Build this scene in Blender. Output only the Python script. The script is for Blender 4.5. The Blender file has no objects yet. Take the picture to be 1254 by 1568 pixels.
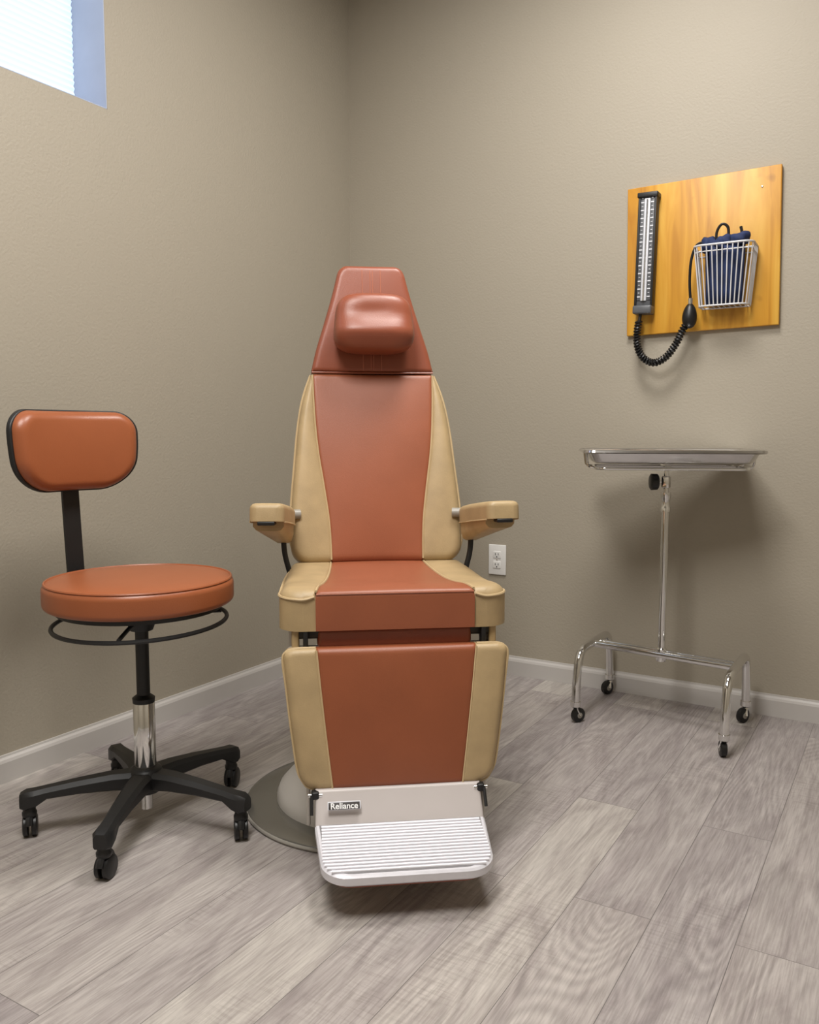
import bpy, bmesh, math, random
from mathutils import Vector, Matrix, Euler
random.seed(4)
scene = bpy.context.scene
try:
    scene.view_settings.view_transform = 'Standard'
    scene.view_settings.look = 'None'
except Exception as e:
    print(e)
rad = math.radians

# ---------------------------------------------------------------- materials
def srgb(r, g, b):
    def c(x):
        x /= 255.0
        return x/12.92 if x <= 0.04045 else ((x+0.055)/1.055)**2.4
    return (c(r), c(g), c(b), 1.0)

class NT:
    def __init__(s, name):
        s.m = bpy.data.materials.new(name); s.m.use_nodes = True
        s.t = s.m.node_tree; s.b = s.t.nodes['Principled BSDF']
    def n(s, typ, **kw):
        nd = s.t.nodes.new(typ)
        for k, v in kw.items():
            if k.startswith('_'): setattr(nd, k[1:], v)
            else: nd.inputs[k.replace('__', ' ')].default_value = v
        return nd
    def l(s, a, ao, b, bi): s.t.links.new(a.outputs[ao], b.inputs[bi])

def mat(name, col, rough=0.5, metal=0.0, var=0.06, nscale=8.0, bump=0.0, bscale=200.0, bdist=0.001, coat=0.0):
    q = NT(name)
    tc = q.n('ShaderNodeTexCoord')
    nz = q.n('ShaderNodeTexNoise', Scale=nscale, Detail=4.0)
    q.l(tc, 'Object', nz, 'Vector')
    cr = q.n('ShaderNodeValToRGB')
    cr.color_ramp.elements[0].position = 0.3; cr.color_ramp.elements[1].position = 0.7
    cr.color_ramp.elements[0].color = tuple(c*(1-var) for c in col[:3])+(1,)
    cr.color_ramp.elements[1].color = tuple(min(1, c*(1+var)) for c in col[:3])+(1,)
    q.l(nz, 'Fac', cr, 'Fac'); q.l(cr, 'Color', q.b, 'Base Color')
    q.b.inputs['Roughness'].default_value = rough
    q.b.inputs['Metallic'].default_value = metal
    if coat: q.b.inputs['Coat Weight'].default_value = coat; q.b.inputs['Coat Roughness'].default_value = 0.3
    if bump:
        n2 = q.n('ShaderNodeTexNoise', Scale=bscale, Detail=3.0)
        q.l(tc, 'Object', n2, 'Vector')
        bp = q.n('ShaderNodeBump', Strength=bump, Distance=bdist)
        q.l(n2, 'Fac', bp, 'Height'); q.l(bp, 'Normal', q.b, 'Normal')
    return q.m

M_wall = mat('wall_paint', srgb(161, 153, 138), 0.6, var=0.008, nscale=3, bump=0.32, bscale=120, bdist=0.0035)
M_ceil = mat('ceiling_paint', srgb(190, 187, 180), 0.9, var=0.02, bump=0.3, bscale=60, bdist=0.003)
M_base = mat('trim_paint', srgb(188, 184, 180), 0.45, var=0.02)
M_red = mat('saddle_brown_vinyl', srgb(146, 82, 54), 0.42, var=0.07, nscale=6, bump=0.35, bscale=380, bdist=0.0008)
M_redl = mat('saddle_brown_vinyl_legrest_shaded', srgb(139, 76, 46), 0.45, var=0.07, nscale=6, bump=0.35, bscale=380, bdist=0.0008)  # same vinyl, darkened: shade on the leg rest put into the colour
M_redd = mat('saddle_brown_vinyl_head', srgb(136, 73, 51), 0.38, var=0.06, nscale=6, bump=0.35, bscale=380, bdist=0.0008)
M_org = mat('russet_vinyl', srgb(150, 84, 50), 0.36, var=0.05, nscale=6, bump=0.3, bscale=380, bdist=0.0008)
M_tan = mat('tan_vinyl', srgb(169, 146, 108), 0.48, var=0.10, nscale=16, bump=0.4, bscale=300, bdist=0.0009)
M_tanp = mat('tan_piping', srgb(186, 163, 124), 0.45)
M_stitch = mat('stitch_thread', srgb(172, 104, 80), 0.6)
M_cream = mat('cream_enamel', srgb(190, 185, 178), 0.35, var=0.02)
M_plate = mat('footplate_enamel', srgb(184, 177, 174), 0.38, var=0.02)
M_rib = mat('brushed_aluminium_rib', srgb(216, 215, 221), 0.38, metal=0.25, var=0.03, nscale=60)
M_groove_shade = mat('tread_groove_shade', srgb(124, 122, 124), 0.6)  # grey shading between the ribs, put into the colour
M_greyp = mat('grey_enamel', srgb(150, 146, 138), 0.4)
M_disc = mat('base_plate_steel', srgb(140, 138, 132), 0.24, metal=0.75, var=0.05)
M_blk = mat('black_plastic', srgb(24, 24, 25), 0.45, var=0.1, bump=0.1, bscale=300)
M_blkm = mat('black_metal', srgb(18, 18, 19), 0.5, var=0.1)
M_rub = mat('black_rubber', srgb(16, 16, 17), 0.42, var=0.1)
M_chr = mat('chrome', (0.78, 0.78, 0.77, 1), 0.10, metal=1.0, var=0.03)
M_steel = mat('stainless_steel', (0.64, 0.63, 0.62, 1), 0.17, metal=1.0, var=0.04, nscale=20)
M_wire = mat('white_wire_coating', srgb(205, 205, 208), 0.35)
M_cuff = mat('navy_cuff_cloth', srgb(27, 42, 80), 0.8, var=0.35, nscale=30, bump=0.5, bscale=500, bdist=0.001)
M_out = mat('outlet_white', srgb(224, 223, 220), 0.35, var=0.01)
M_dark = mat('dark_slot', srgb(30, 28, 26), 0.7)
M_scale = mat('gauge_white', srgb(214, 216, 222), 0.4, var=0.02)
M_grey = mat('gauge_grey', srgb(84, 86, 90), 0.4)
M_badge = mat('badge_dark', srgb(60, 56, 56), 0.4)
M_white = mat('badge_letter_white', srgb(235, 235, 235), 0.5)

def wood_mat():
    q = NT('varnished_pine')
    tc = q.n('ShaderNodeTexCoord')
    mp = q.n('ShaderNodeMapping'); mp.inputs['Scale'].default_value = (9, 9, 1.0)
    q.l(tc, 'Object', mp, 'Vector')
    nz = q.n('ShaderNodeTexNoise', Scale=2.2, Detail=6.0, Distortion=0.9); q.l(mp, 'Vector', nz, 'Vector')
    cr = q.n('ShaderNodeValToRGB')
    e = cr.color_ramp.elements
    e[0].position = 0.3; e[0].color = srgb(172, 114, 30)
    e[1].position = 0.72; e[1].color = srgb(216, 168, 70)
    m = e.new(0.5); m.color = srgb(202, 146, 46)
    q.l(nz, 'Fac', cr, 'Fac')
    n2 = q.n('ShaderNodeTexNoise', Scale=7.0, Detail=2.0); q.l(tc, 'Object', n2, 'Vector')
    c2 = q.n('ShaderNodeValToRGB'); c2.color_ramp.elements[0].position = 0.26; c2.color_ramp.elements[1].position = 0.34
    c2.color_ramp.elements[0].color = srgb(120, 70, 24); c2.color_ramp.elements[1].color = (1, 1, 1, 1)
    q.l(n2, 'Fac', c2, 'Fac')
    mx = q.n('ShaderNodeMix', _data_type='RGBA', _blend_type='MULTIPLY'); mx.inputs[0].default_value = 0.7
    q.t.links.new(cr.outputs[0], mx.inputs[6]); q.t.links.new(c2.outputs[0], mx.inputs[7])
    q.t.links.new(mx.outputs[2], q.b.inputs['Base Color'])
    q.b.inputs['Roughness'].default_value = 0.40
    return q.m
M_wood = wood_mat()

PW = 0.165
def floor_mat():
    q = NT('vinyl_plank_floor')
    T = q.t
    g = q.n('ShaderNodeNewGeometry')
    sp = q.n('ShaderNodeSeparateXYZ'); q.l(g, 'Position', sp, 'Vector')
    ax = q.n('ShaderNodeMath', _operation='ADD'); ax.inputs[1].default_value = PW*20-1.62
    q.l(sp, 'X', ax, 0)
    ay = q.n('ShaderNodeMath', _operation='ADD'); ay.inputs[1].default_value = 7.60
    q.l(sp, 'Y', ay, 0)
    cb = q.n('ShaderNodeCombineXYZ'); T.links.new(ay.outputs[0], cb.inputs['X']); T.links.new(ax.outputs[0], cb.inputs['Y'])
    br = q.n('ShaderNodeTexBrick', _offset=0.37, _offset_frequency=2)
    br.inputs['Color1'].default_value = (0, 0, 0, 1); br.inputs['Color2'].default_value = (1, 1, 1, 1)
    br.inputs['Mortar'].default_value = (0.5, 0.5, 0.5, 1)
    br.inputs['Scale'].default_value = 1.0; br.inputs['Mortar Size'].default_value = 0.0008
    br.inputs['Mortar Smooth'].default_value = 0.2
    br.inputs['Brick Width'].default_value = 1.32; br.inputs['Row Height'].default_value = PW
    T.links.new(cb.outputs[0], br.inputs['Vector'])
    mu = q.n('ShaderNodeMath', _operation='MULTIPLY'); mu.inputs[1].default_value = 37.0
    T.links.new(br.outputs['Color'], mu.inputs[0])
    def grain(sx, sy, scale, detail, dist, rough=.55):
        a = q.n('ShaderNodeMath', _operation='MULTIPLY'); a.inputs[1].default_value = sx; T.links.new(sp.outputs['X'], a.inputs[0])
        b = q.n('ShaderNodeMath', _operation='MULTIPLY'); b.inputs[1].default_value = sy; T.links.new(sp.outputs['Y'], b.inputs[0])
        c = q.n('ShaderNodeCombineXYZ'); T.links.new(a.outputs[0], c.inputs[0]); T.links.new(b.outputs[0], c.inputs[1]); T.links.new(mu.outputs[0], c.inputs[2])
        n = q.n('ShaderNodeTexNoise', Scale=scale, Detail=detail, Distortion=dist, Roughness=rough); T.links.new(c.outputs[0], n.inputs['Vector'])
        return n
    g1 = grain(7, 1.3, 2.0, 10.0, 1.8, .62)
    g2 = grain(130, 5.0, 2.0, 8.0, 0.2, .6)
    g3 = grain(5.0, 0.8, 1.0, 1.0, 0.0)
    g5 = grain(9, 70, 2.0, 3.0, 0.3)
    g6 = grain(2.0, 1.5, 1.5, 2.0, 0.0)
    sc = q.n('ShaderNodeMath', _operation='MULTIPLY'); sc.inputs[1].default_value = 190.0; T.links.new(g3.outputs['Fac'], sc.inputs[0])
    sn = q.n('ShaderNodeMath', _operation='SINE'); T.links.new(sc.outputs[0], sn.inputs[0])
    g4 = grain(4.0, 1.6, 1.3, 1.0, 0.0)
    r4 = q.n('ShaderNodeValToRGB'); r4.color_ramp.elements[0].position = 0.45; r4.color_ramp.elements[1].position = 0.60
    T.links.new(g4.outputs['Fac'], r4.inputs['Fac'])
    ms = q.n('ShaderNodeMath', _operation='MULTIPLY'); T.links.new(sn.outputs[0], ms.inputs[0]); T.links.new(r4.outputs[0], ms.inputs[1])
    tr = q.n('ShaderNodeValToRGB'); e = tr.color_ramp.elements
    e[0].position = 0.0; e[0].color = srgb(154, 148, 147)
    e[1].position = 1.0; e[1].color = srgb(179, 174, 168)
    x = e.new(0.35); x.color = srgb(162, 156, 154)
    x = e.new(0.65); x.color = srgb(169, 163, 159)
    T.links.new(br.outputs['Color'], tr.inputs['Fac'])
    def ramp(src, p0, c0, p1, c1):
        gr = q.n('ShaderNodeValToRGB'); e = gr.color_ramp.elements
        e[0].position = p0; e[0].color = c0; e[1].position = p1; e[1].color = c1
        T.links.new(src.outputs['Fac'], gr.inputs['Fac']); return gr
    gr = ramp(g1, .34, (0.75, 0.72, 0.73, 1), .62, (1.07, 1.065, 1.055, 1))
    gr2 = ramp(g2, .36, (0.80, 0.79, 0.785, 1), .60, (1.06, 1.06, 1.06, 1))
    p6 = ramp(g6, .50, (0, 0, 0, 1), .62, (1, 1, 1, 1))
    gr5 = ramp(g5, .38, (0.89, 0.885, 0.88, 1), .52, (1.03, 1.03, 1.03, 1))
    m5 = q.n('ShaderNodeMix', _data_type='RGBA'); T.links.new(p6.outputs[0], m5.inputs[0]); m5.inputs[6].default_value = (1, 1, 1, 1); T.links.new(gr5.outputs[0], m5.inputs[7])
    def mulc(a, b):
        m = q.n('ShaderNodeMix', _data_type='RGBA', _blend_type='MULTIPLY'); m.inputs[0].default_value = 1.0
        T.links.new(a, m.inputs[6]); T.links.new(b, m.inputs[7]); return m.outputs[2]
    c = mulc(tr.outputs[0], gr.outputs[0]); c = mulc(c, gr2.outputs[0]); c = mulc(c, m5.outputs[2])
    rr = q.n('ShaderNodeMath', _operation='MULTIPLY_ADD'); rr.inputs[1].default_value = 0.10; rr.inputs[2].default_value = 1.0
    T.links.new(ms.outputs[0], rr.inputs[0])
    cc = q.n('ShaderNodeCombineXYZ')
    for i in range(3): T.links.new(rr.outputs[0], cc.inputs[i])
    c = mulc(c, cc.outputs[0])
    mm = q.n('ShaderNodeMix', _data_type='RGBA'); T.links.new(br.outputs['Fac'], mm.inputs[0]); T.links.new(c, mm.inputs[6])
    mm.inputs[7].default_value = srgb(98, 93, 91)
    T.links.new(mm.outputs[2], q.b.inputs['Base Color'])
    q.b.inputs['Roughness'].default_value = 0.42
    bp = q.n('ShaderNodeBump', Strength=0.3, Distance=0.0015)
    T.links.new(g2.outputs['Fac'], bp.inputs['Height']); T.links.new(bp.outputs[0], q.b.inputs['Normal'])
    return q.m
M_floor = floor_mat()

def emis(name, col, st, stripes=False):
    q = NT(name)
    q.b.inputs['Base Color'].default_value = (0.3, 0.3, 0.3, 1) if stripes else col
    q.b.inputs['Emission Color'].default_value = col
    q.b.inputs['Emission Strength'].default_value = st
    if stripes:
        g = q.n('ShaderNodeNewGeometry'); sp = q.n('ShaderNodeSeparateXYZ'); q.l(g, 'Position', sp, 'Vector')
        a = q.n('ShaderNodeMath', _operation='MULTIPLY'); a.inputs[1].default_value = 2*math.pi/0.019
        q.l(sp, 'Z', a, 0)
        b = q.n('ShaderNodeMath', _operation='SINE'); q.t.links.new(a.outputs[0], b.inputs[0])
        c = q.n('ShaderNodeMath', _operation='MULTIPLY_ADD'); c.inputs[1].default_value = 0.06*st; c.inputs[2].default_value = st
        q.t.links.new(b.outputs[0], c.inputs[0]); q.t.links.new(c.outputs[0], q.b.inputs['Emission Strength'])
    return q.m

# ---------------------------------------------------------------- mesh helpers
def empty(name, loc=(0, 0, 0), yaw=0.0):
    e = bpy.data.objects.new(name, None); e.location = loc; e.rotation_euler = (0, 0, rad(yaw))
    e.empty_display_size = 0.1
    scene.collection.objects.link(e); return e

def mk(name, verts, faces, m, parent=None, smooth=True, angle=40):
    me = bpy.data.meshes.new(name); me.from_pydata([tuple(v) for v in verts], [], faces); me.update()
    bm = bmesh.new(); bm.from_mesh(me); bmesh.ops.recalc_face_normals(bm, faces=bm.faces); bm.to_mesh(me); bm.free()
    me.materials.append(m)
    if smooth:
        for p in me.polygons: p.use_smooth = True
        try: me.set_sharp_from_angle(angle=rad(angle))
        except Exception: pass
    o = bpy.data.objects.new(name, me); scene.collection.objects.link(o)
    if parent: o.parent = parent
    return o

def box(name, p, size, m, parent=None, bevel=0.0, rot=None, seg=3, taper=None):
    bm = bmesh.new(); bmesh.ops.create_cube(bm, size=1)
    for v in bm.verts:
        v.co = Vector((v.co.x*size[0], v.co.y*size[1], v.co.z*size[2]))
        if taper: taper(v)
    if bevel: bmesh.ops.bevel(bm, geom=list(bm.edges), offset=bevel, segments=seg, profile=0.5, affect='EDGES')
    R = Matrix.Identity(4)
    if rot: R = Euler([rad(a) for a in rot]).to_matrix().to_4x4()
    bm.transform(Matrix.Translation(Vector(p)) @ R)
    me = bpy.data.meshes.new(name); bm.to_mesh(me); bm.free(); me.materials.append(m)
    if bevel:
        for q in me.polygons: q.use_smooth = True
        try: me.set_sharp_from_angle(angle=rad(35))
        except Exception: pass
    o = bpy.data.objects.new(name, me); scene.collection.objects.link(o)
    if parent: o.parent = parent
    return o

def tube(name, pts, r, m, parent=None, closed=False, seg=10, caps=True, radii=None, flat=None):
    P = [Vector(p) for p in pts]; n = len(P)
    verts = []; faces = []
    prev = None
    for i in range(n):
        if closed: t = P[(i+1) % n]-P[(i-1) % n]
        else: t = P[min(i+1, n-1)]-P[max(i-1, 0)]
        t.normalize()
        if prev is None:
            a = Vector((0, 0, 1)) if abs(t.z) < 0.9 else Vector((1, 0, 0))
            u = t.cross(a).normalized()
        else:
            u = (prev - t*prev.dot(t)).normalized()
        prev = u; w = t.cross(u)
        rr = radii[i] if radii else r
        for k in range(seg):
            a = 2*math.pi*k/seg
            fu, fw = (flat if flat else (1, 1))
            verts.append(P[i]+u*math.cos(a)*rr*fu+w*math.sin(a)*rr*fw)
    m_ = n if closed else n-1
    for i in range(m_):
        for k in range(seg):
            a = i*seg+k; b = i*seg+(k+1) % seg; j = ((i+1) % n)*seg
            faces.append((a, b, j+(k+1) % seg, j+k))
    if not closed and caps:
        faces.append(tuple(range(seg))[::-1]); faces.append(tuple((n-1)*seg+k for k in range(seg)))
    return mk(name, verts, faces, m, parent)

def crv(pts, n=8, closed=False):
    P = [Vector(p) for p in pts]; out = []; N = len(P)
    for i in range(N if closed else N-1):
        if closed: a, b, c, d = P[i-1], P[i], P[(i+1) % N], P[(i+2) % N]
        else: a, b, c, d = P[max(i-1, 0)], P[i], P[i+1], P[min(i+2, N-1)]
        for k in range(n):
            t = k/n
            out.append(0.5*((2*b)+(c-a)*t+(2*a-5*b+4*c-d)*t*t+(3*b-a-3*c+d)*t**3))
    if not closed: out.append(P[-1])
    return out

def fillet(pts, r, n=6):
    P = [Vector(p) for p in pts]; out = [P[0]]
    for i in range(1, len(P)-1):
        a = (P[i-1]-P[i]); b = (P[i+1]-P[i]); rr = min(r, a.length*0.49, b.length*0.49)
        s = P[i]+a.normalized()*rr; e = P[i]+b.normalized()*rr
        for k in range(n+1):
            t = k/n; out.append((1-t)**2*s+2*t*(1-t)*P[i]+t*t*e)
    out.append(P[-1]); return out

def lathe(name, prof, m, parent=None, c=(0, 0, 0), seg=48, axis='Z', angle=40):
    verts = []; faces = []; n = len(prof)
    for k in range(seg):
        a = 2*math.pi*k/seg
        for (r, z) in prof:
            if axis == 'Z': v = (c[0]+r*math.cos(a), c[1]+r*math.sin(a), c[2]+z)
            elif axis == 'X': v = (c[0]+z, c[1]+r*math.cos(a), c[2]+r*math.sin(a))
            else: v = (c[0]+r*math.cos(a), c[1]+z, c[2]+r*math.sin(a))
            verts.append(v)
    for k in range(seg):
        k2 = (k+1) % seg
        for i in range(n-1):
            faces.append((k*n+i, k2*n+i, k2*n+i+1, k*n+i+1))
    if prof[0][0] > 1e-5: faces.append(tuple(k*n for k in range(seg)))
    if prof[-1][0] > 1e-5: faces.append(tuple(k*n+n-1 for k in range(seg)))
    o = mk(name, verts, faces, m, parent, angle=angle)
    bm = bmesh.new(); bm.from_mesh(o.data); bmesh.ops.remove_doubles(bm, verts=bm.verts, dist=1e-5)
    bmesh.ops.recalc_face_normals(bm, faces=bm.faces); bm.to_mesh(o.data); bm.free()
    return o

def arc(cx, cz, r, a0, a1, n=6):
    return [(cx+r*math.cos(rad(a0+(a1-a0)*i/n)), cz+r*math.sin(rad(a0+(a1-a0)*i/n))) for i in range(n+1)]

def interp(keys, v, k):
    n = len(keys)
    if v <= keys[0][0]: return keys[0][k]
    if v >= keys[-1][0]: return keys[-1][k]
    for i in range(n-1):
        if keys[i][0] <= v <= keys[i+1][0]: break
    def sl(j):
        a = max(j-1, 0); b = min(j+1, n-1)
        return (keys[b][k]-keys[a][k])/(keys[b][0]-keys[a][0])
    h = keys[i+1][0]-keys[i][0]; t = (v-keys[i][0])/h
    p0, p1, m0, m1 = keys[i][k], keys[i+1][k], sl(i)*h, sl(i+1)*h
    return (2*t**3-3*t*t+1)*p0+(t**3-2*t*t+t)*m0+(-2*t**3+3*t*t)*p1+(t**3-t*t)*m1

def cushion(name, m, parent, keys, f, depth, roll=(.01, .01, .01, .01), corners=(0, 0, 0, 0), puff=0.0, nu=26, nv=40, pp=.7):
    v0, v1 = keys[0][0], keys[-1][0]; rl, rr, rb, rt = roll; rm = max(roll)
    bl, br, tl, tr = corners
    grid = []; verts = []
    def e(d, r):
        if r <= 0 or d >= r: return 0.0
        return r*(1-math.sqrt(max(0, 1-(1-max(d, 0)/r)**2)))
    def ins(d, r):
        if r <= 0 or d >= r: return 0.0
        return r-math.sqrt(max(0, r*r-(r-d)**2))
    def bound(v):
        XL, XR = interp(keys, v, 1), interp(keys, v, 2)
        return XL, XR, XL+ins(v-v0, bl)+ins(v1-v, tl), XR-ins(v-v0, br)-ins(v1-v, tr)
    for i in range(nv+1):
        t = .5-.5*math.cos(math.pi*i/nv); v = v0+(v1-v0)*t
        XL, XR, xl, xr = bound(v); row = []
        for j in range(nu+1):
            s = .5-.5*math.cos(math.pi*j/nu); x = xl+(xr-xl)*s
            dx0, dx1, dv0, dv1 = x-XL, XR-x, v-v0, v1-v
            done = False
            for (rc, a, b, r1, r2) in ((bl, dx0, dv0, rl, rb), (br, dx1, dv0, rr, rb), (tl, dx0, dv1, rl, rt), (tr, dx1, dv1, rr, rt)):
                if rc > 0 and a < rc and b < rc:
                    d = rc-math.hypot(rc-a, rc-b); w = -e(max(0, d), min(max(r1, r2), rc)); done = True; break
            if not done:
                w = -min(rm, e(dx0, rl)+e(dx1, rr)+e(dv0, rb)+e(dv1, rt))
            w += puff*math.sin(math.pi*s)**pp*math.sin(math.pi*t)**pp
            row.append(len(verts)); verts.append(f(x, v, w))
        grid.append(row)
    faces = []
    for i in range(nv):
        for j in range(nu):
            faces.append((grid[i][j], grid[i][j+1], grid[i+1][j+1], grid[i+1][j]))
    loop = [(0, j) for j in range(nu)]+[(i, nu) for i in range(nv)]+[(nv, j) for j in range(nu, 0, -1)]+[(i, 0) for i in range(nv, 0, -1)]
    low = []
    for (i, j) in loop:
        t = .5-.5*math.cos(math.pi*i/nv); v = v0+(v1-v0)*t; _, _, xl, xr = bound(v)
        s = .5-.5*math.cos(math.pi*j/nu); x = xl+(xr-xl)*s
        low.append(len(verts)); verts.append(f(x, v, -depth))
    L = len(loop)
    for k in range(L):
        a = grid[loop[k][0]][loop[k][1]]; b = grid[loop[(k+1) % L][0]][loop[(k+1) % L][1]]
        faces.append((b, a, low[k], low[(k+1) % L]))
    faces.append(tuple(low))
    return mk(name, verts, faces, m, parent, angle=50)

def superell(name, m, parent, c, h, e1=0.5, e2=0.5, warp=None, nu=48, nv=28, rot=None):
    sp = lambda x, p: math.copysign(abs(x)**p, x)
    verts = []; faces = []
    for i in range(nv+1):
        a = -math.pi/2+math.pi*i/nv
        for j in range(nu):
            b = 2*math.pi*j/nu
            x = sp(math.cos(a), e1)*sp(math.cos(b), e2); y = sp(math.cos(a), e1)*sp(math.sin(b), e2); z = sp(math.sin(a), e1)
            v = Vector((x*h[0], y*h[1], z*h[2]))
            if warp: v = warp(v, x, y, z)
            if rot: v = Euler([rad(q) for q in rot]).to_matrix() @ v
            verts.append(v+Vector(c))
    for i in range(nv):
        for j in range(nu):
            faces.append((i*nu+j, i*nu+(j+1) % nu, (i+1)*nu+(j+1) % nu, (i+1)*nu+j))
    o = mk(name, verts, faces, m, parent, angle=80)
    bm = bmesh.new(); bm.from_mesh(o.data); bmesh.ops.remove_doubles(bm, verts=bm.verts, dist=1e-5)
    bmesh.ops.recalc_face_normals(bm, faces=bm.faces); bm.to_mesh(o.data); bm.free()
    return o

# ---------------------------------------------------------------- room
RX, RY, RZ = 3.5, -4.4, 3.0
def boxes(name, lst, m):
    verts = []; faces = []
    for (a, b) in lst:
        k = len(verts)
        for z in (a[2], b[2]):
            verts += [(a[0], a[1], z), (b[0], a[1], z), (b[0], b[1], z), (a[0], b[1], z)]
        faces += [(k, k+3, k+2, k+1), (k+4, k+5, k+6, k+7), (k, k+1, k+5, k+4), (k+1, k+2, k+6, k+5), (k+2, k+3, k+7, k+6), (k+3, k, k+4, k+7)]
    return mk(name, verts, faces, m, smooth=False)
boxes('floor', [((-.2, RY-.2, -.1), (RX+.2, .2, 0))], M_floor)
boxes('ceiling', [((-.2, RY-.2, RZ), (RX+.2, .2, RZ+.1))], M_ceil)
boxes('wall_back', [((0, 0, 0), (RX+.2, .2, RZ))], M_wall)
WY0, WY1, WZ0, WZ1 = -2.75, -1.309, 2.0, 2.78
boxes('wall_left', [((-.2, RY-.2, 0), (0, .2, WZ0)), ((-.2, RY-.2, WZ1), (0, .2, RZ)),
                    ((-.2, RY-.2, WZ0), (0, WY0, WZ1)), ((-.2, WY1, WZ0), (0, .2, WZ1))], M_wall)
boxes('wall_right', [((RX, RY-.2, 0), (RX+.2, 0, RZ))], M_wall)
boxes('wall_front', [((0, RY-.2, 0), (RX, RY, RZ))], M_wall)
win = empty('window_1', (-.15, (WY0+WY1)/2, (WZ0+WZ1)/2))
M_shade = emis('cellular_shade', (0.58, 0.76, 1.0, 1), 1.10, True)
M_frame = mat('window_frame_daylight_tint', srgb(168, 176, 194), 0.5)  # blue cast of daylight on frame and jambs put into the colour
hw = (WY1-WY0)/2; hh = (WZ1-WZ0)/2
vs = []; fs = []; N = 82
for i in range(N+1):
    z = -hh+.004+(2*hh-.008)*i/N; x = .006 if i % 2 else 0.0
    vs += [(x, -hw+.004, z), (x, hw-.004, z)]
for i in range(N): fs.append((2*i, 2*i+1, 2*i+3, 2*i+2))
mk('cellular_shade_fabric', vs, fs, M_shade, win, smooth=False)
for nm, p, s in (('frame_bottom', (-.02, 0, -hh+.015), (.03, 2*hw, .03)), ('frame_top', (-.02, 0, hh-.015), (.03, 2*hw, .03)),
                 ('frame_a', (-.02, -hw+.015, 0), (.03, .03, 2*hh)), ('frame_b', (-.02, hw-.015, 0), (.03, .03, 2*hh)),
                 ('jamb_a', (.0725, -hw+.0015, 0), (.155, .003, 2*hh)), ('jamb_b', (.0725, hw-.0015, 0), (.155, .003, 2*hh)),
                 ('sill', (.0725, 0, -hh+.0015), (.155, 2*hw, .003)), ('head_jamb', (.0725, 0, hh-.0015), (.155, 2*hw, .003))):
    box(nm, p, s, M_frame, win, 0.001)
box('head_rail', (.012, 0, hh-.02), (.04, 2*hw-.01, .035), M_frame, win, 0.004)

def baseboard(name, a, b, inward):
    prof = [(0, 0), (.014, 0), (.014, .058), (.011, .066), (.006, .072), (.005, .078), (0, .078)]
    vs = []
    for p in (a, b):
        for (d, z) in prof: vs.append((p[0]+inward[0]*d, p[1]+inward[1]*d, z))
    n = len(prof); fs = [(i, (i+1) % n, n+(i+1) % n, n+i) for i in range(n)]+[tuple(range(n)), tuple(range(n, 2*n))]
    mk(name, vs, fs, M_base, smooth=False)
baseboard('baseboard_back', (0, 0), (RX, 0), (0, -1))
baseboard('baseboard_left', (0, RY), (0, 0), (1, 0))
baseboard('baseboard_right', (RX, RY), (RX, 0), (-1, 0))
baseboard('baseboard_front', (0, RY), (RX, RY), (0, 1))

# ---------------------------------------------------------------- exam chair
ch = empty('medical_exam_chair', (1.010, -1.291, 0), 38)
BC = (-.058, .02, 0)
lathe('base_disc', [(0, .0), (.318, .0), (.322, .004), (.322, .010), (.316, .014), (.27, .016), (0, .016)], M_disc, ch, BC, seg=96)
lathe('base_edge_ring', arc(.318, .006, .006, 0, 360, 12)[:-1]+[(.324, .006)], M_greyp, ch, BC, seg=96)
lathe('pump_cover', [(.236, .014), (.236, .03), (.228, .05), (.205, .075), (.18, .10), (.15, .14), (.135, .20), (.13, .40), (0, .40)], M_cream, ch, BC, seg=64)
box('under_seat_housing', (0, .03, .455), (.36, .44, .13), M_cream, ch, .02)
box('seat_pan', (0, .0, .53), (.47, .50, .03), M_blkm, ch, .008)

SZ = .622
def fseat(x, v, w): return (x, v, SZ+w+.012*math.exp(-((v+.22)/.10)**2)-.006*math.sin(max(0, min(1, (v+.27)/.54))*math.pi))
red_k = [(-.272, .188), (-.15, .176), (0, .155), (.15, .142), (.27, .136)]
out_k = [(-.272, .270), (-.25, .273), (-.1, .273), (.1, .267), (.27, .255)]
def ok(v): return interp([(a, b) for a, b in out_k], v, 1)
def rk(v): return interp([(a, b) for a, b in red_k], v, 1)
vsamp = [-.272+.542*i/10 for i in range(11)]
cushion('seat_center', M_red, ch, [(v, -rk(v), rk(v)) for v in vsamp], fseat, .092, (.007, .007, .014, .022), puff=.007)
cushion('seat_side_a', M_tan, ch, [(v+.006, -ok(v), -rk(v)) for v in vsamp], fseat, .094, (.028, .007, .024, .022), (.05, 0, .03, 0), puff=.005)
cushion('seat_side_b', M_tan, ch, [(v+.006, rk(v), ok(v)) for v in vsamp], fseat, .094, (.007, .028, .024, .022), (0, .05, 0, .03), puff=.005)
for s, n in ((-1, 'a'), (1, 'b')):
    tube('seat_piping_'+n, [fseat(s*rk(v), v, -.0005) for v in [-.262+.53*i/20 for i in range(21)]]+[], .0032, M_tanp, ch, seg=6)
    rim = [fseat(s*(rk(-.262)+.004), -.266, -.012)]+[fseat(s*x, y, -.018) for x, y in ((.215, -.268), (.240, -.262), (.258, -.248), (.270, -.225), (.2745, -.19), (.2745, -.1), (.268, .1), (.257, .2))]
    tube('seat_rim_piping_'+n, crv(rim, 4), .0035, M_tanp, ch, seg=6)
tube('seat_front_piping', [fseat(x, -.270, -.006) for x in [-.186+.372*i/16 for i in range(17)]], .003, M_red, ch, seg=6)
box('seat_front_underside', (0, -.215, .515), (.37, .08, .05), M_redd, ch, .012)
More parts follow.
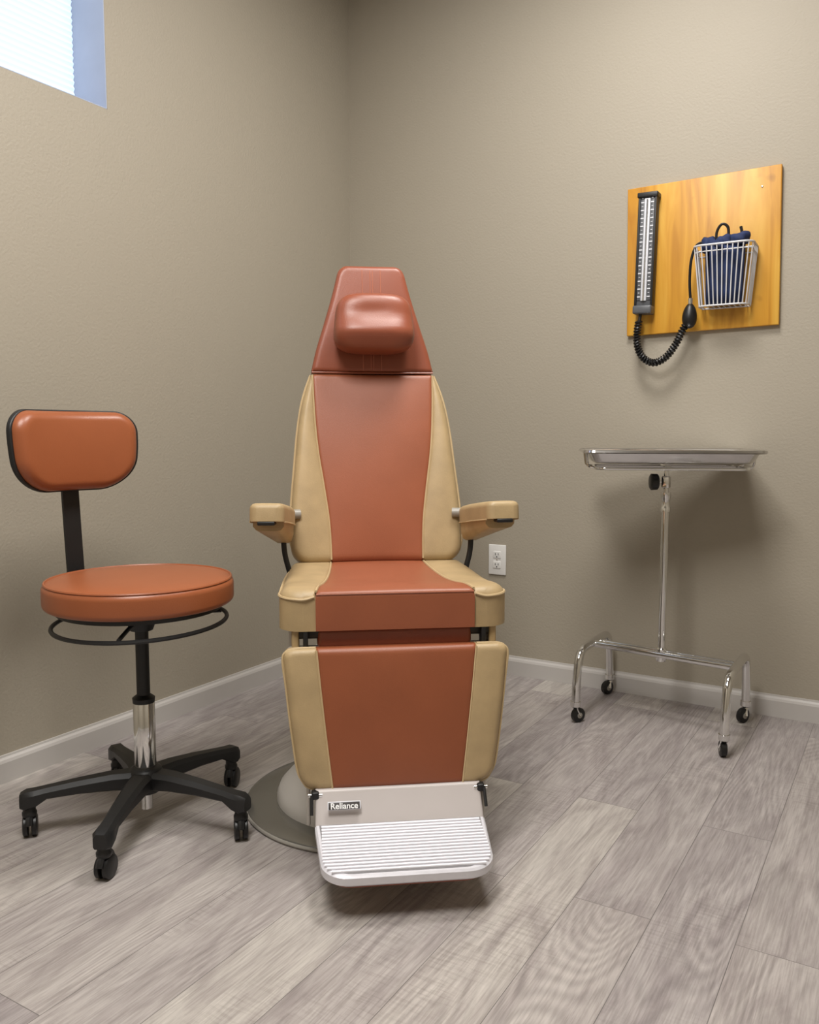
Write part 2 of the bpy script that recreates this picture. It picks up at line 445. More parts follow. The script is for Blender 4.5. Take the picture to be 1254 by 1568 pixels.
for s, n in ((-1, 'a'), (1, 'b')):
    box('legrest_hinge_arm_'+n, (s*.236, -.22, .50), (.018, .07, .11), M_tan, ch, .006)
    box('side_rail_'+n, (s*.245, .02, .50), (.016, .42, .06), M_cream, ch, .006)
    box('hinge_bracket_'+n, (s*.212, -.25, .505), (.012, .03, .07), M_blkm, ch, .003)

def yb(z):
    if z < 1.183: return .238+.162*(z-.61)/.573
    return .40+.05*(z-1.183)/.33
def fback(x, v, w):
    a = rad(15.5 if v < 1.183 else 8.6)
    return (x, yb(v)-w*math.cos(a)-.25*x*x, v+w*math.sin(a))
bo = [(.622, .243), (.66, .252), (.70, .255), (.80, .251), (.8876, .243), (1.044, .227), (1.124, .209), (1.18, .189)]
br_ = [(.622, .135), (.69, .137), (.755, .142), (.86, .157), (.93, .168), (1.005, .176), (1.09, .181), (1.18, .184)]
O = lambda v: interp(bo, v, 1)
R_ = lambda v: interp(br_, v, 1)
vz = [.622+.558*i/16 for i in range(17)]
cushion('backrest_center', M_red, ch, [(v, -R_(v), R_(v)) for v in vz], fback, .07, (.006, .006, .018, .012), puff=.012, nv=44)
cushion('backrest_wing_a', M_tan, ch, [(v, -O(v), -R_(v)+.0005) for v in vz], fback, .075, (.022, .006, .020, .004), (.045, 0, .0, 0), puff=.009, nv=44)
cushion('backrest_wing_b', M_tan, ch, [(v, R_(v)-.0005, O(v)) for v in vz], fback, .075, (.006, .022, .020, .004), (0, .045, 0, .0), puff=.009, nv=44)
for s, n in ((-1, 'a'), (1, 'b')):
    tube('back_seam_piping_'+n, [fback(s*R_(v), v, -.001) for v in [.63+.545*i/30 for i in range(31)]], .0030, M_tanp, ch, seg=6)
    pts = [fback(s*R_(.625), .624, -.014), fback(s*.19, .623, -.016), fback(s*.222, .632, -.016), fback(s*.242, .652, -.016)]+[fback(s*O(v), v, -.016) for v in (.69, .75, .8, .9, 1.0, 1.08, 1.13, 1.178)]
    tube('back_rim_piping_'+n, crv(pts, 4), .0036, M_tanp, ch, seg=6)
hk = [(1.186, .188), (1.25, .173), (1.322, .151), (1.42, .122), (1.516, .098)]
cushion('head_section', M_redd, ch, [(v, -h, h) for v, h in hk], fback, .06, (.014, .014, .010, .018), (.004, .004, .026, .026), puff=.006, nv=50)
tube('head_joint_piping', [fback(x, 1.183, -.004) for x in [-.186+.372*i/16 for i in range(17)]], .0035, M_redd, ch, seg=6)
for x in (-.028, -.004, .004, .028):
    tube('head_seam', [fback(x, 1.19+.31*i/16, .0006+.006*math.sin(math.pi*i/16)**.7) for i in range(17)], .0013, M_stitch, ch, seg=6)
bsk = [(.64, .225), (.8, .235), (1.0, .215), (1.18, .175), (1.3, .14), (1.48, .085)]
cushion('backrest_shell', M_greyp, ch, [(v, -h, h) for v, h in bsk], lambda x, v, w: fback(x, v, w-.058), .03, (.01, .01, .01, .01), (.03, .03, .02, .02))
def wp(v, x, y, z):
    t = -z
    v.x *= 1+.05*math.sin(t*1.5)
    v.y *= 1+.34*math.exp(-((z+.38)/.38)**2)-.10*max(0, z)
    if y < 0: v.y += .006*math.exp(-(x/.55)**2)*math.exp(-((z-.30)/.30)**2)
    return v
superell('head_pillow', M_redd, ch, (0, .352, 1.324), (.118, .054, .088), .52, .60, wp, rot=(-6, 0, 0), nu=96, nv=56)

# the leg rest hangs slightly forward at its lower end
def yl(z): return -.298-.045*(.503-z)/.32
def fleg(x, v, w): return (x-.003*(.503-v)/.32, yl(v)-w, v+w*.14)
lo = [(.184, .223), (.27, .238), (.39, .254), (.505, .266)]
lr = [(.184, .151), (.27, .162), (.39, .176), (.505, .188)]
LO = lambda v: interp(lo, v, 1)
LR = lambda v: interp(lr, v, 1)
vl = [.184+.321*i/10 for i in range(11)]
cushion('legrest_center', M_redl, ch, [(v, -LR(v), LR(v)) for v in vl], fleg, .045, (.005, .005, .012, .014), puff=.009)
cushion('legrest_side_a', M_tan, ch, [(v, -LO(v), -LR(v)+.0005) for v in vl], fleg, .045, (.017, .005, .014, .014), (.04, 0, .022, 0), puff=.007)
cushion('legrest_side_b', M_tan, ch, [(v, LR(v)-.0005, LO(v)) for v in vl], fleg, .045, (.005, .017, .014, .014), (0, .04, 0, .022), puff=.007)
for s, n in ((-1, 'a'), (1, 'b')):
    tube('legrest_seam_'+n, [fleg(s*LR(v), v, -.001) for v in [.188+.312*i/12 for i in range(13)]], .0026, M_tanp, ch, seg=6)
    pts = [fleg(s*.19, .505, -.012), fleg(s*.238, .5045, -.012), fleg(s*.257, .498, -.012), fleg(s*.265, .48, -.012)]+[fleg(s*LO(v), v, -.012) for v in (.42, .35, .29, .23)]+[fleg(s*.220, .206, -.012), fleg(s*.207, .191, -.012), fleg(s*.18, .184, -.012), fleg(s*.155, .184, -.012)]
    tube('legrest_rim_piping_'+n, crv(pts, 4), .0034, M_tanp, ch, seg=6)
cushion('legrest_backing', M_cream, ch, [(v, -LO(v)*.985, LO(v)*.985) for v in vl], lambda x, v, w: fleg(x, v, w-.044), .03, (.006,)*4, (.03, .03, .02, .02))
box('legrest_carriage', (0, -.17, .36), (.30, .17, .24), M_cream, ch, .02)
box('legrest_slide', (0, -.255, .25), (.22, .03, .16), M_cream, ch, .006)

ft = empty('footrest_assembly', (-.003, -.106, .048)); ft.parent = ch; ft.scale = (.975, .952, .952)
for s, n in ((-1, 'a'), (1, 'b')):
    box('footrest_side_plate_'+n, (s*.212, -.200, .110), (.010, .05, .13), M_cream, ft, .004, rot=(4, 0, 0))
    box('footrest_hinge_'+n, (s*.196, -.256, .138), (.018, .022, .018), M_blkm, ft, .004)
    tube('footrest_hinge_pin_'+n, [(s*.180, -.260, .138), (s*.212, -.260, .138)], .005, M_chr, ft, seg=10)
    tube('footrest_link_'+n, [(s*.204, -.262, .14), (s*.205, -.285, .10)], .004, M_blkm, ft, seg=8)
def ffoot_back(x, v, w):
    return (x, -.300+.045*v-w, .078+.070*v)
cushion('footrest_riser', M_plate, ft, [(0, -.197, .197), (1, -.195, .195)], ffoot_back, .012, (.006, .006, 0, .004), (0, 0, 0, 0), nv=12)
def outline(inset=0.0):
    hb, hf, rc = .198-inset, .188-inset, .06
    pts = [(-hb, -.298)]
    for k in range(9):
        a = rad(180+90*k/8); pts.append((-hf+rc+rc*math.cos(a), -.492+inset+rc+rc*math.sin(a)))
    for k in range(9):
        a = rad(270+90*k/8); pts.append((hf-rc+rc*math.cos(a), -.492+inset+rc+rc*math.sin(a)))
    pts.append((hb, -.298)); return pts
def zt(y): return .056+.024*(y+.49)/.19
top = outline(.004); full = outline(0); n = len(full)
vs = [(x, y, zt(y)+.0) for x, y in top]+[(x, y, zt(y)-.004) for x, y in full]+[(x, y, zt(y)-.020) for x, y in full]+[(x*.97, y*.985, zt(y)-.026) for x, y in full]
fs = [tuple(range(n)), tuple(range(3*n, 4*n))[::-1]]
for L in range(3):
    for k in range(n): fs.append((L*n+k, L*n+(k+1) % n, (L+1)*n+(k+1) % n, (L+1)*n+k))
mk('footrest_tread', vs, fs, M_rib, ft, angle=30)
inl = outline(.010)
vs = [(x, y, zt(y)+.0008) for x, y in inl]+[(x, y, zt(y)-.002) for x, y in inl]
fs = [tuple(range(n)), tuple(range(n, 2*n))[::-1]]+[(k, (k+1) % n, n+(k+1) % n, n+k) for k in range(n)]
mk('tread_shade_inlay', vs, fs, M_groove_shade, ft, smooth=False)  # thin inlay added to paint the shade between ribs
for k in range(15):
    y = -.474+.0118*k
    hf = .183
    if y < -.432:
        d = .06-(y+.492); hf = .188-.06+math.sqrt(max(0, .06**2-d**2))-.006
    tube('tread_rib', [(-hf, y, zt(y)+.0012), (hf, y, zt(y)+.0012)], .0046, M_rib, ft, seg=10)
vs = [(x*.965, y*.98, zt(y)-.024) for x, y in full]+[(x*.94, y*.965, zt(y)-.034) for x, y in full]
fs = [tuple(range(n)), tuple(range(n, 2*n))[::-1]]+[(k, (k+1) % n, n+(k+1) % n, n+k) for k in range(n)]
mk('footrest_under_edge', vs, fs, M_redd, ft)
box('name_badge', (-.130, -.289, .122), (.072, .004, .016), M_badge, ft, .001, rot=(-32, 0, 0))
box('name_badge_border', (-.130, -.2875, .122), (.076, .004, .019), M_scale, ft, .001, rot=(-32, 0, 0))
tx = bpy.data.curves.new('badge_lettering', 'FONT'); tx.body = 'Reliance'; tx.size = .019; tx.extrude = .0004; tx.offset = .0004; tx.align_x = 'CENTER'; tx.align_y = 'CENTER'
tx.materials.append(M_white)
to = bpy.data.objects.new('badge_lettering', tx); scene.collection.objects.link(to); to.parent = ft
to.location = (-.130, -.2918, .1225); to.rotation_euler = (rad(90-32), 0, 0)

# arm rests
for s, n in ((-1, 'a'), (1, 'b')):
    rear = Vector((s*.272, .235, .756)); front = Vector((s*.306, -.045, .794))
    d = (front-rear); L = d.length; yaw = math.degrees(math.atan2(d.y, d.x))+90
    pitch = math.degrees(math.asin(d.z/L))
    Rm = Euler((0, 0, rad(yaw))).to_matrix() @ Euler((rad(-pitch), 0, 0)).to_matrix()
    def A(x, y, z, rear=rear, Rm=Rm): return rear+Rm @ Vector((x, y, z))
    cushion('arm_pad_'+n, M_tan, ch, [(.0, -.034, .034), (.10, -.042, .042), (L+.02, -.045, .045)], lambda x, v, w, A=A: A(x, -v, w+.026), .046, (.014, .014, .012, .014), (.018, .018, .02, .02), puff=.004, nv=24, nu=16)
    secs = []
    for q in range(7):
        t = q/6; y = -.01-(L-.03)*t; hw_ = .030+.010*t; zb = -.074+.030*t
        ring = []
        for (px_, pz_) in ((-1, 0), (-1, .55), (-.8, .9), (-.5, 1), (.5, 1), (.8, .9), (1, .55), (1, 0)):
            ring.append(A(px_*hw_, y, -.018+(zb+.018)*pz_))
        secs.append(ring)
    vs = [p for r_ in secs for p in r_]; fs = []
    for i in range(6):
        for j in range(8): fs.append((i*8+j, i*8+(j+1) % 8, (i+1)*8+(j+1) % 8, (i+1)*8+j))
    fs += [tuple(range(8)), tuple(48+j for j in range(8))]
    mk('arm_lower_body_'+n, vs, fs, M_tan, ch, angle=60)
    for sx in (-1, 1):
        tube('arm_seam_'+n, [tuple(A(sx*(.034+.010*min(1, q/3)), -.01-(L-.01)*q/6, -.021)) for q in range(7)], .0022, M_tanp, ch, seg=6)
    box('arm_pad_slot_'+n, tuple(A(0, -L-.006, -.024)), (.045, .030, .010), M_blkm, ch, .003, rot=(0, 0, yaw))
    tube('arm_pivot_'+n, [tuple(Vector((s*.225, .26, .763))), tuple(Vector((s*.290, .245, .763)))], .014, M_greyp, ch, seg=14)
    tube('arm_strut_'+n, fillet([(s*.272, .215, .735), (s*.272, .205, .66), (s*.240, .20, .54)], .03), .008, M_blkm, ch, seg=10)
    tube('arm_knob_'+n, [(s*.268, .222, .755), (s*.268, .195, .755)], .010, M_chr, ch, seg=12)

# ---------------------------------------------------------------- stool
st = empty('rolling_stool', (.553, -1.718, 0), 85)
phi = 54
R = .230
lathe('seat_cushion', [(0, .572), (R-.02, .572)]+arc(R-.014, .588, .014, -90, 0)+arc(R-.018, .620, .018, 0, 62)+[(R-.03, .6395), (R-.08, .643), (.08, .645), (0, .645)], M_org, st, seg=96, angle=60)
tube('seat_piping', [((R-.007)*math.cos(2*math.pi*k/96), (R-.007)*math.sin(2*math.pi*k/96), .636) for k in range(96)], .0032, M_org, st, closed=True, seg=6)
lathe('seat_board', [(0, .560), (R-.03, .560), (R-.03, .573), (0, .573)], M_blk, st, seg=64)
box('tilt_plate', (0, 0, .55), (.13, .16, .022), M_blkm, st, .005)
lathe('column_collar', [(0, .505), (.028, .505), (.034, .52), (.036, .545), (0, .545)], M_blkm, st)
tube('height_ring', [(.211*math.cos(2*math.pi*k/72), .211*math.sin(2*math.pi*k/72), .528+.006*math.cos(2*math.pi*k/72)) for k in range(72)], .0055, M_blkm, st, closed=True, seg=8)
for k in range(3):
    a = rad(100+120*k); tube('ring_spoke', crv([(.03*math.cos(a), .03*math.sin(a), .537), (.12*math.cos(a), .12*math.sin(a), .535), (.211*math.cos(a), .211*math.sin(a), .529)], 4), .005, M_blkm, st, seg=8)
lathe('piston_tube', [(0, .31), (.0165, .31), (.0165, .51), (0, .51)], M_blkm, st)
lathe('column_bushing', [(0, .318), (.027, .318), (.028, .33), (.018, .338), (0, .338)], M_blkm, st)
lathe('gas_cylinder', [(0, .04), (.015, .04), (.015, .10), (.027, .12), (.027, .318), (.024, .322), (0, .322)], M_chr, st)
lathe('base_hub', [(0, .085), (.034, .085), (.042, .10), (.045, .13), (.038, .146), (.03, .15), (0, .15)], M_blk, st)
for k in range(5):
    a = rad(-92+72*k-phi); ca, sa = math.cos(a), math.sin(a)
    def Lp(r, t, z, ca=ca, sa=sa): return (r*ca-t*sa, r*sa+t*ca, z)
    secs = [(.025, .030, .142, .098), (.08, .026, .142, .102), (.16, .022, .134, .102), (.235, .019, .124, .097), (.262, .021, .120, .080), (.285, .022, .118, .074), (.298, .016, .112, .078)]
    vs = []; fs = []
    for (r, w, zt_, zb) in secs:
        for (tt, zz) in ((-w, zb+.004), (-w*.8, zb), (w*.8, zb), (w, zb+.004), (w, zt_-.010), (w*.6, zt_), (-w*.6, zt_), (-w, zt_-.010)):
            vs.append(Lp(r, tt, zz))
    for i in range(len(secs)-1):
        for j in range(8): fs.append((i*8+j, i*8+(j+1) % 8, (i+1)*8+(j+1) % 8, (i+1)*8+j))
    fs += [tuple(range(8)), tuple((len(secs)-1)*8+j for j in range(8))]
    mk('base_leg_%d' % (k+1), vs, fs, M_blk, st, angle=35)
    cx, cy, _ = Lp(.278, 0, 0)
    lathe('caster_stem_%d' % (k+1), [(0, .050), (.013, .050), (.0175, .056), (.0175, .064), (.015, .067), (.015, .082), (0, .082)], M_blk, st, (cx, cy, 0), seg=20)
    sw = rad(36+random.choice([-1, 1])*random.uniform(4, 24)); dx, dy = math.cos(sw), math.sin(sw)
    ox, oy = cx+dx*.006, cy+dy*.006
    for sgn in (-1, 1):
        c0 = Vector((ox-dy*sgn*.004, oy+dx*sgn*.004, .027)); c1 = Vector((ox-dy*sgn*.017, oy+dx*sgn*.017, .027))
        tube('caster_wheel_%d' % (k+1), [c0, c0.lerp(c1, .08), c0.lerp(c1, .8), c1], .027, M_rub, st, seg=28, radii=[.025, .027, .027, .023])
    hood = []
    for i in range(13):
        an = rad(15+150*i/12); hood.append((ox+dx*.027*math.cos(an), oy+dy*.027*math.cos(an), .027+.031*math.sin(an)))
    tube('caster_hood_%d' % (k+1), hood, .009, M_blk, st, seg=8, flat=(1, 1))
def barbox(name, pts, w, t, m, par):
    vs = []; fs = []; P = [Vector(p) for p in pts]
    for i, p in enumerate(P):
        d = (P[min(i+1, len(P)-1)]-P[max(i-1, 0)]).normalized(); nrm = Vector((0, -d.z, d.y))
        for (a, b) in ((-w, -t), (w, -t), (w, t), (-w, t)): vs.append(p+Vector((a, 0, 0))+nrm*b)
    for i in range(len(P)-1):
        for j in range(4): fs.append((i*4+j, i*4+(j+1) % 4, (i+1)*4+(j+1) % 4, (i+1)*4+j))
    fs += [(0, 1, 2, 3), tuple((len(P)-1)*4+j for j in range(4))]
    return mk(name, vs, fs, m, par, angle=30)
barbox('back_support_bar', fillet([(0, .02, .552), (0, .275, .552), (0, .288, .75), (0, .300, .95)], .04), .024, .004, M_blkm, st)
pk = [(-.104, .150), (-.06, .163), (0, .172), (.05, .174), (.104, .172)]
RC = .42
def fp(x, v, w, off=0.0):
    a = x/RC; r = RC-w-off
    y0 = .255-RC
    return (r*math.sin(a), y0+ r*math.cos(a)+.06*(v), .952+v)
cushion('back_pad', M_org, st, [(v, -h, h) for v, h in pk], fp, .03, (.024,)*4, (.085, .085, .055, .055), puff=.012, nu=44, nv=60)
cushion('back_pad_shell', M_blk, st, [(v*1.035, -h-.006, h+.006) for v, h in pk], lambda x, v, w: fp(x, v, w-.026), .012, (.004,)*4, (.088, .088, .060, .060), nu=40, nv=60)
box('back_bracket', (0, .293, .93), (.07, .022, .09), M_blkm, st, .005)

# ---------------------------------------------------------------- mayo stand
my = empty('mayo_instrument_stand', (1.49, -.275, 0), 0)
BX, BY, UH = .252, .178, .246
def tilt(x, y, z): return (x, y-.035*x/.25, z)
for s, n in ((-1, 'a'), (1, 'b')):
    pts = fillet([tilt(s*BX, -BY-.012, .062), tilt(s*BX, -BY-.006, .15), tilt(s*BX, -BY+.02, UH), tilt(s*BX, BY-.02, UH), tilt(s*BX, BY+.006, .15), tilt(s*BX, BY+.012, .062)], .09, 10)
    tube('u_frame_'+n, pts, .0145, M_chr, my, seg=16)
    for sy in (-1, 1):
        cx, cy, _ = tilt(s*BX, sy*(BY+.012), 0)
        lathe('caster_socket', [(0, .052), (.011, .052), (.018, .058), (.018, .075), (0, .078)], M_chr, my, (cx, cy, 0), seg=20)
        aw = rad(random.choice([70, 100, 250, 280])+random.uniform(-20, 20)); dx, dy = math.cos(aw), math.sin(aw)
        ox, oy = cx+dx*.012, cy+dy*.012
        c0 = Vector((ox-dy*.010, oy+dx*.010, .0255)); c1 = Vector((ox+dy*.010, oy-dx*.010, .0255))
        tube('caster_wheel', [c0, c0.lerp(c1, .15), c0.lerp(c1, .85), c1], .0255, M_rub, my, seg=24, radii=[.021, .0255, .0255, .021])
        tube('caster_hub', [c0.lerp(c1, -.08), c0.lerp(c1, 1.08)], .010, M_greyp, my, seg=16)
        for q in (c0.lerp(c1, -.18), c0.lerp(c1, 1.18)):
            tube('caster_fork', [q, q.lerp(Vector((cx, cy, .05)), .55)+Vector((0, 0, .006)), Vector((cx+(q.x-ox)*.6, cy+(q.y-oy)*.6, .058))], .006, M_chr, my, seg=8, flat=(1, .6))
for yy in (-.022, .045):
    zz = UH-.002 if yy < 0 else UH-.008
    tube('cross_bar', [tilt(-BX, yy, zz), tilt(BX, yy, zz)], .0125 if yy < 0 else .008, M_chr, my, seg=16)
lathe('post_socket', [(0, .22), (.016, .22), (.019, .228), (.019, .262), (.013, .268), (0, .268)], M_chr, my, (0, -.012, 0), seg=24)
lathe('outer_post', [(0, .25), (.0125, .25), (.0125, .765), (0, .765)], M_chr, my, (0, -.012, 0), seg=24)
lathe('post_collar', [(0, .735), (.0165, .735), (.0165, .748), (.014, .752), (.014, .775), (.0165, .779), (.0165, .80), (0, .80)], M_chr, my, (0, -.012, 0), seg=24)
lathe('inner_rod', [(0, .76), (.0085, .76), (.0085, .889), (0, .889)], M_chr, my, (0, -.012, 0), seg=20)
kd = Vector((-.88, -.47, 0))
kp = Vector((0, -.012, .835))
tube('knob_screw', [kp, kp+kd*.035], .004, M_chr, my, seg=8)
box('knob_block', tuple(kp), (.026, .026, .04), M_chr, my, .004)
tube('knob', [kp+kd*.026, kp+kd*.03, kp+kd*.050, kp+kd*.054], .02, M_rub, my, seg=14, radii=[.022, .027, .028, .022], flat=(1, 1))
TA = rad(22)
def TR(x, y, z): return (x*math.cos(TA)-y*math.sin(TA), -.012+x*math.sin(TA)+y*math.cos(TA), z)
def rrect(hx, hy, rc, n=6):
    o = []
    for (sx, sy, a0) in ((1, 1, 0), (-1, 1, 90), (-1, -1, 180), (1, -1, 270)):
        for k in range(n+1):
            a = rad(a0+90*k/n); o.append((sx*(hx-rc)+rc*math.cos(a), sy*(hy-rc)+rc*math.sin(a)))
    return o
levels = [(.279, .187, .035, .934), (.283, .191, .037, .937), (.281, .189, .036, .943), (.276, .184, .035, .944), (.268, .176, .033, .940), (.262, .170, .032, .934), (.250, .158, .032, .908), (.240, .148, .03, .902), (.225, .133, .03, .900)]
vs = []; fs = []
for (hx, hy, rc, z) in levels: vs += [TR(x, y, z) for x, y in rrect(hx, hy, rc)]
n = 28
for L in range(len(levels)-1):
    for k in range(n): fs.append((L*n+k, L*n+(k+1) % n, (L+1)*n+(k+1) % n, (L+1)*n+k))
fs.append(tuple((len(levels)-1)*n+k for k in range(n)))
t_o = mk('instrument_tray', vs, fs, M_steel, my, angle=50)
sm = t_o.modifiers.new('thickness', 'SOLIDIFY'); sm.thickness = .0015; sm.offset = 0
tube('tray_frame', [TR(x, y, .884) for x, y in rrect(.238, .135, .03)], .0055, M_chr, my, closed=True, seg=10)
for sx in (-1, 1):
    for sy in (-1, 1):
        tube('frame_prong', fillet([TR(sx*.236, sy*.07, .884), TR(sx*.262, sy*.07, .888), TR(sx*.268, sy*.07, .932)], .01), .004, M_chr, my, seg=8)
tube('frame_cross', [TR(0, -.135, .884), TR(0, .135, .884)], .006, M_chr, my, seg=8)
tube('frame_cross', [TR(-.236, 0, .884), TR(.236, 0, .884)], .006, M_chr, my, seg=8)

# ---------------------------------------------------------------- wall board
bd = empty('wooden_wall_board', (1.52, -.011, 1.626)); bd.rotation_euler = (0, rad(-1.0), 0)
box('pine_panel', (0, 0, 0), (.522, .02, .53), M_wood, bd, .003)
for sx in (-1, 1):
    lathe('mounting_screw', [(0, -.0125), (.003, -.0115), (.003, -.009), (0, -.009)], M_chr, bd, (sx*.2, 0, .2), seg=14, axis='Y')

sg = empty('wall_sphygmomanometer', (1.336, -.021, 1.645)); sg.rotation_euler = (0, rad(1.2), 0)
box('housing', (0, -.018, 0), (.066, .034, .40), M_grey, sg, .004)
box('housing_side_a', (-.029, -.026, 0), (.008, .03, .385), M_blk, sg, .002)
box('housing_side_b', (.029, -.026, 0), (.008, .03, .385), M_blk, sg, .002)
box('top_cap', (0, -.022, .202), (.074, .046, .018), M_blk, sg, .004)
box('bottom_reservoir', (0, -.028, -.202), (.068, .054, .03), M_grey, sg, .006)
for sx in (-1, 1):
    box('scale_strip', (sx*.0175, -.036, .01), (.014, .003, .355), M_grey, sg, .0005)
    for k in range(26):
        z = -.155+.345*k/25
        box('scale_tick', (sx*.0175, -.0382, z), (.011 if k % 2 == 0 else .006, .001, .0042 if k % 2 == 0 else .0022), M_scale, sg)
box('scale_center', (0, -.037, .01), (.020, .006, .36), M_scale, sg, .001)
tube('mercury_tube', [(0, -.042, -.17), (0, -.042, .185)], .0032, M_chr, sg, seg=10)
tube('reservoir_nozzle', [(-.01, -.03, -.21), (-.012, -.032, -.24)], .006, M_blk, sg, seg=10)
def S(x, y, z): return Vector((x-1.336, y+.021, z-1.645))
path = crv([S(1.322, -.053, 1.405), S(1.318, -.055, 1.36), S(1.324, -.058, 1.31), S(1.348, -.062, 1.27), S(1.388, -.066, 1.252), S(1.43, -.068, 1.272), S(1.462, -.07, 1.315), S(1.482, -.07, 1.36), S(1.50, -.07, 1.392)], 40)
tot = 0; L = [0]
for i in range(1, len(path)): tot += (path[i]-path[i-1]).length; L.append(tot)
hx = []; turns = 36; NS = turns*12
j = 0
for i in range(NS+1):
    s = tot*i/NS
    while j < len(L)-2 and L[j+1] < s: j += 1
    f = (s-L[j])/(L[j+1]-L[j]); p = path[j].lerp(path[j+1], f); t = (path[j+1]-path[j]).normalized()
    u = Vector((0, 1, 0)); w = t.cross(u).normalized()
    a = 2*math.pi*turns*i/NS
    hx.append(p+(u*math.cos(a)+w*math.sin(a))*.0105)
tube('coiled_hose', hx, .0038, M_rub, sg, seg=6)
tube('hose_core', path, .006, M_rub, sg, seg=8)
bulb = S(1.506, -.072, 1.412)
superell('inflation_bulb', M_rub, sg, bulb, (.025, .025, .044), 1.0, 1.0, lambda v, x, y, z: Vector((v.x*(1-.18*z), v.y*(1-.18*z), v.z)), nu=24, nv=16)
tube('bulb_valve', [bulb+Vector((0, 0, .038)), bulb+Vector((0, 0, .06))], .008, M_chr, sg, seg=12)
tube('cuff_hose', crv([bulb+Vector((0, 0, .055)), S(1.502, -.08, 1.53), S(1.506, -.09, 1.60), S(1.52, -.085, 1.648), S(1.545, -.08, 1.655), S(1.56, -.075, 1.62)], 8), .0048, M_rub, sg, seg=8)

# ---------------------------------------------------------------- wire basket + cuff
wb = empty('wire_basket', (1.613, -.021, 1.53))
def ring(hx, dep, z, rc=.03):
    pts = [(-hx, 0, z)]
    for k in range(7):
        a = rad(180+90*k/6); pts.append((-hx+rc+rc*math.cos(a), -dep+rc+rc*math.sin(a), z))
    for k in range(7):
        a = rad(270+90*k/6); pts.append((hx-rc+rc*math.cos(a), -dep+rc+rc*math.sin(a), z))
    pts.append((hx, 0, z)); return pts
Rt = ring(.097, .105, .105); Rm_ = ring(.093, .100, .085); Rb = ring(.080, .080, -.095)
for nm, rr, r in (('rim', Rt, .0035), ('rim_second', Rm_, .002), ('bottom_ring', Rb, .003)):
    tube(nm, rr, r, M_wire, wb, closed=True, seg=8)
def resamp(P, n):
    P = [Vector(p) for p in P]; L = [0]
    for i in range(1, len(P)): L.append(L[-1]+(P[i]-P[i-1]).length)
    o = []
    for k in range(n):
        s = L[-1]*k/(n-1); i = 0
        while i < len(L)-2 and L[i+1] < s: i += 1
        o.append(P[i].lerp(P[i+1], (s-L[i])/(L[i+1]-L[i])))
    return o
for a, b in zip(resamp(Rt, 23), resamp(Rb, 23)): tube('upright_wire', [a, b], .0021, M_wire, wb, seg=6)
for k in range(9):
    x = -.07+.14*k/8; tube('bottom_wire', [(x, 0, -.095), (x, -.08, -.095)], .0018, M_wire, wb, seg=6)

cu = empty('blood_pressure_cuff', (1.613, -.021, 1.53))
vs = []; fs = []; NN = 150
for i in range(NN+1):
    a = 2*math.pi*3.6*i/NN; r = .25+.75*i/NN
    wob = 1+.07*math.sin(5*a+1)
    x = .066*r*math.cos(a)*wob; y = -.050+.034*r*math.sin(a)*wob
    ztop = .114+.014*math.sin(a*1.3)-.02*(1-r)
    for z in (-.088, -.04, .02, .08, ztop):
        k = 1-.10*(.1-z)/.2
        vs.append((x*k, y*k, z))
for i in range(NN):
    for j in range(4): fs.append((i*5+j, (i+1)*5+j, (i+1)*5+j+1, i*5+j+1))
o = mk('rolled_cuff', vs, fs, M_cuff, cu, angle=80)
sm = o.modifiers.new('thickness', 'SOLIDIFY'); sm.thickness = .007; sm.offset = 0
def crumple(v, x, y, z): return v*(1+.10*math.sin(7*x+3*z)+.07*math.sin(9*y-5*x))
superell('cuff_fold', M_cuff, cu, (-.048, -.045, .112), (.034, .032, .026), .7, .8, crumple, rot=(0, 18, 20), nu=32, nv=20)
superell('cuff_fold_middle', M_cuff, cu, (-.005, -.062, .114), (.030, .026, .022), .7, .8, crumple, rot=(0, -25, 10), nu=32, nv=20)
superell('cuff_fold_upper', M_cuff, cu, (.040, -.052, .120), (.040, .030, .020), .7, .8, crumple, rot=(0, -14, -14), nu=32, nv=20)
tube('cuff_tube_loop', crv([(-.025, -.06, .10), (-.028, -.06, .15), (-.012, -.058, .178), (.008, -.056, .165), (.010, -.055, .12)], 8), .0048, M_rub, cu, seg=8)
tube('cuff_tube_end', crv([(.045, -.05, .10), (.052, -.05, .14), (.048, -.05, .165)], 6), .005, M_rub, cu, seg=8)

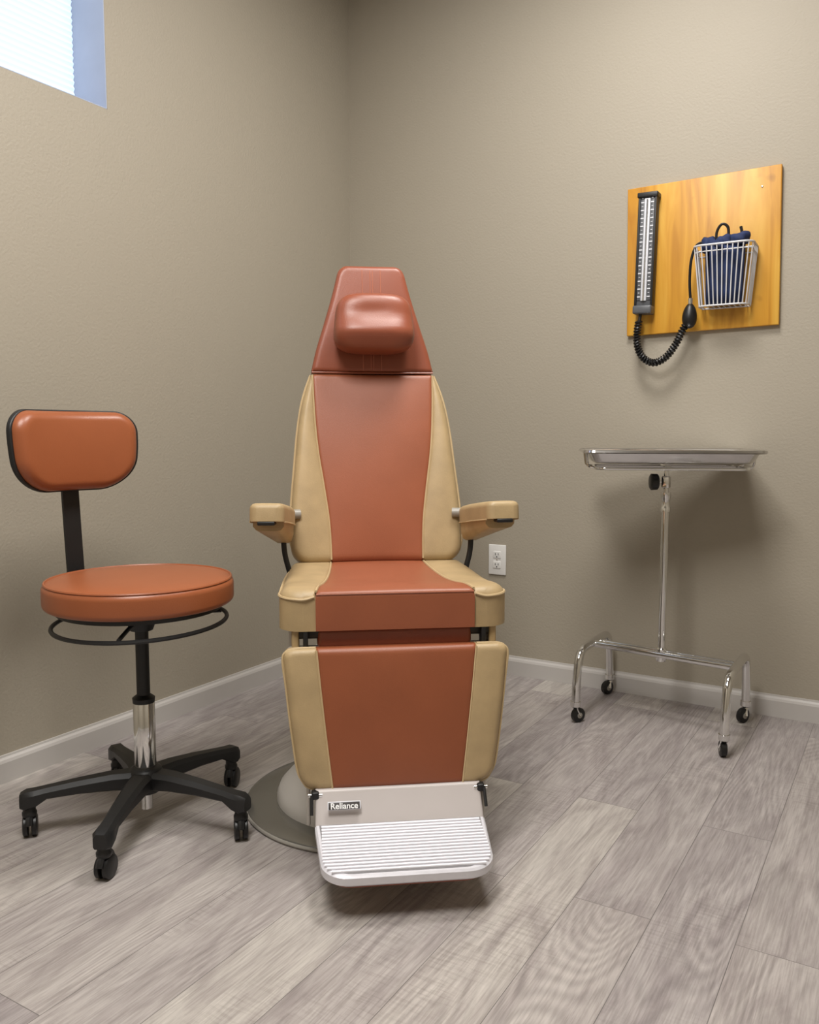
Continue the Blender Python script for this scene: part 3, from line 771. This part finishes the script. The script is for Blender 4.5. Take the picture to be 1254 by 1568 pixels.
# ---------------------------------------------------------------- outlet
ou = empty('electrical_outlet', (.7375, 0, .475))
box('cover_plate', (0, -.0035, 0), (.078, .007, .126), M_out, ou, .003)
for s in (-1, 1):
    box('receptacle', (0, -.0075, s*.021), (.034, .004, .030), M_out, ou, .0018)
    for sx in (-1, 1): box('slot', (sx*.0065, -.0098, s*.021+.003), (.0025, .001, .009), M_dark, ou)
    lathe('ground_hole', [(0, -.0103), (.0026, -.0103), (.0026, -.0093), (0, -.0093)], M_dark, ou, (0, 0, s*.021-.008), seg=12, axis='Y')
lathe('cover_screw', [(0, -.0085), (.003, -.008), (.003, -.0065), (0, -.0065)], M_chr, ou, (0, 0, 0), seg=12, axis='Y')

# ---------------------------------------------------------------- lights
M_glow = emis('diffuser_glow', (1, .98, .95, 1), 2.5)
def troffer(x, y, sx, sy, power, name):
    e = empty(name, (x, y, RZ))
    box('trim_frame', (0, 0, -.012), (sx+.06, sy+.06, .024), M_out, e, .004)
    box('diffuser', (0, 0, -.026), (sx, sy, .008), M_glow, e)
    ld = bpy.data.lights.new('fluorescent_tubes', 'AREA'); ld.shape = 'RECTANGLE'; ld.size = sx; ld.size_y = sy; ld.energy = power
    ld.color = (1.0, .968, .925)
    lo_ = bpy.data.objects.new('fluorescent_tubes', ld); scene.collection.objects.link(lo_); lo_.parent = e; lo_.location = (0, 0, -.034)
troffer(1.40, -2.7, .6, 1.2, 70, 'ceiling_light')
troffer(1.45, -1.10, .6, .6, 39, 'ceiling_light.001')

w = bpy.data.worlds.new('world'); scene.world = w; w.use_nodes = True
w.node_tree.nodes['Background'].inputs[0].default_value = (.6, .75, 1, 1)
w.node_tree.nodes['Background'].inputs[1].default_value = 0.5

# ---------------------------------------------------------------- camera
cd = bpy.data.cameras.new('camera'); cam = bpy.data.objects.new('camera', cd); scene.collection.objects.link(cam)
cam.location = (2.209, -3.161, 1.0); cam.rotation_euler = (rad(90-5.38), 0, rad(31))
cd.sensor_fit = 'VERTICAL'; cd.sensor_height = 36; cd.lens = 36*1317/1600; cd.clip_start = 0.02
scene.camera = cam
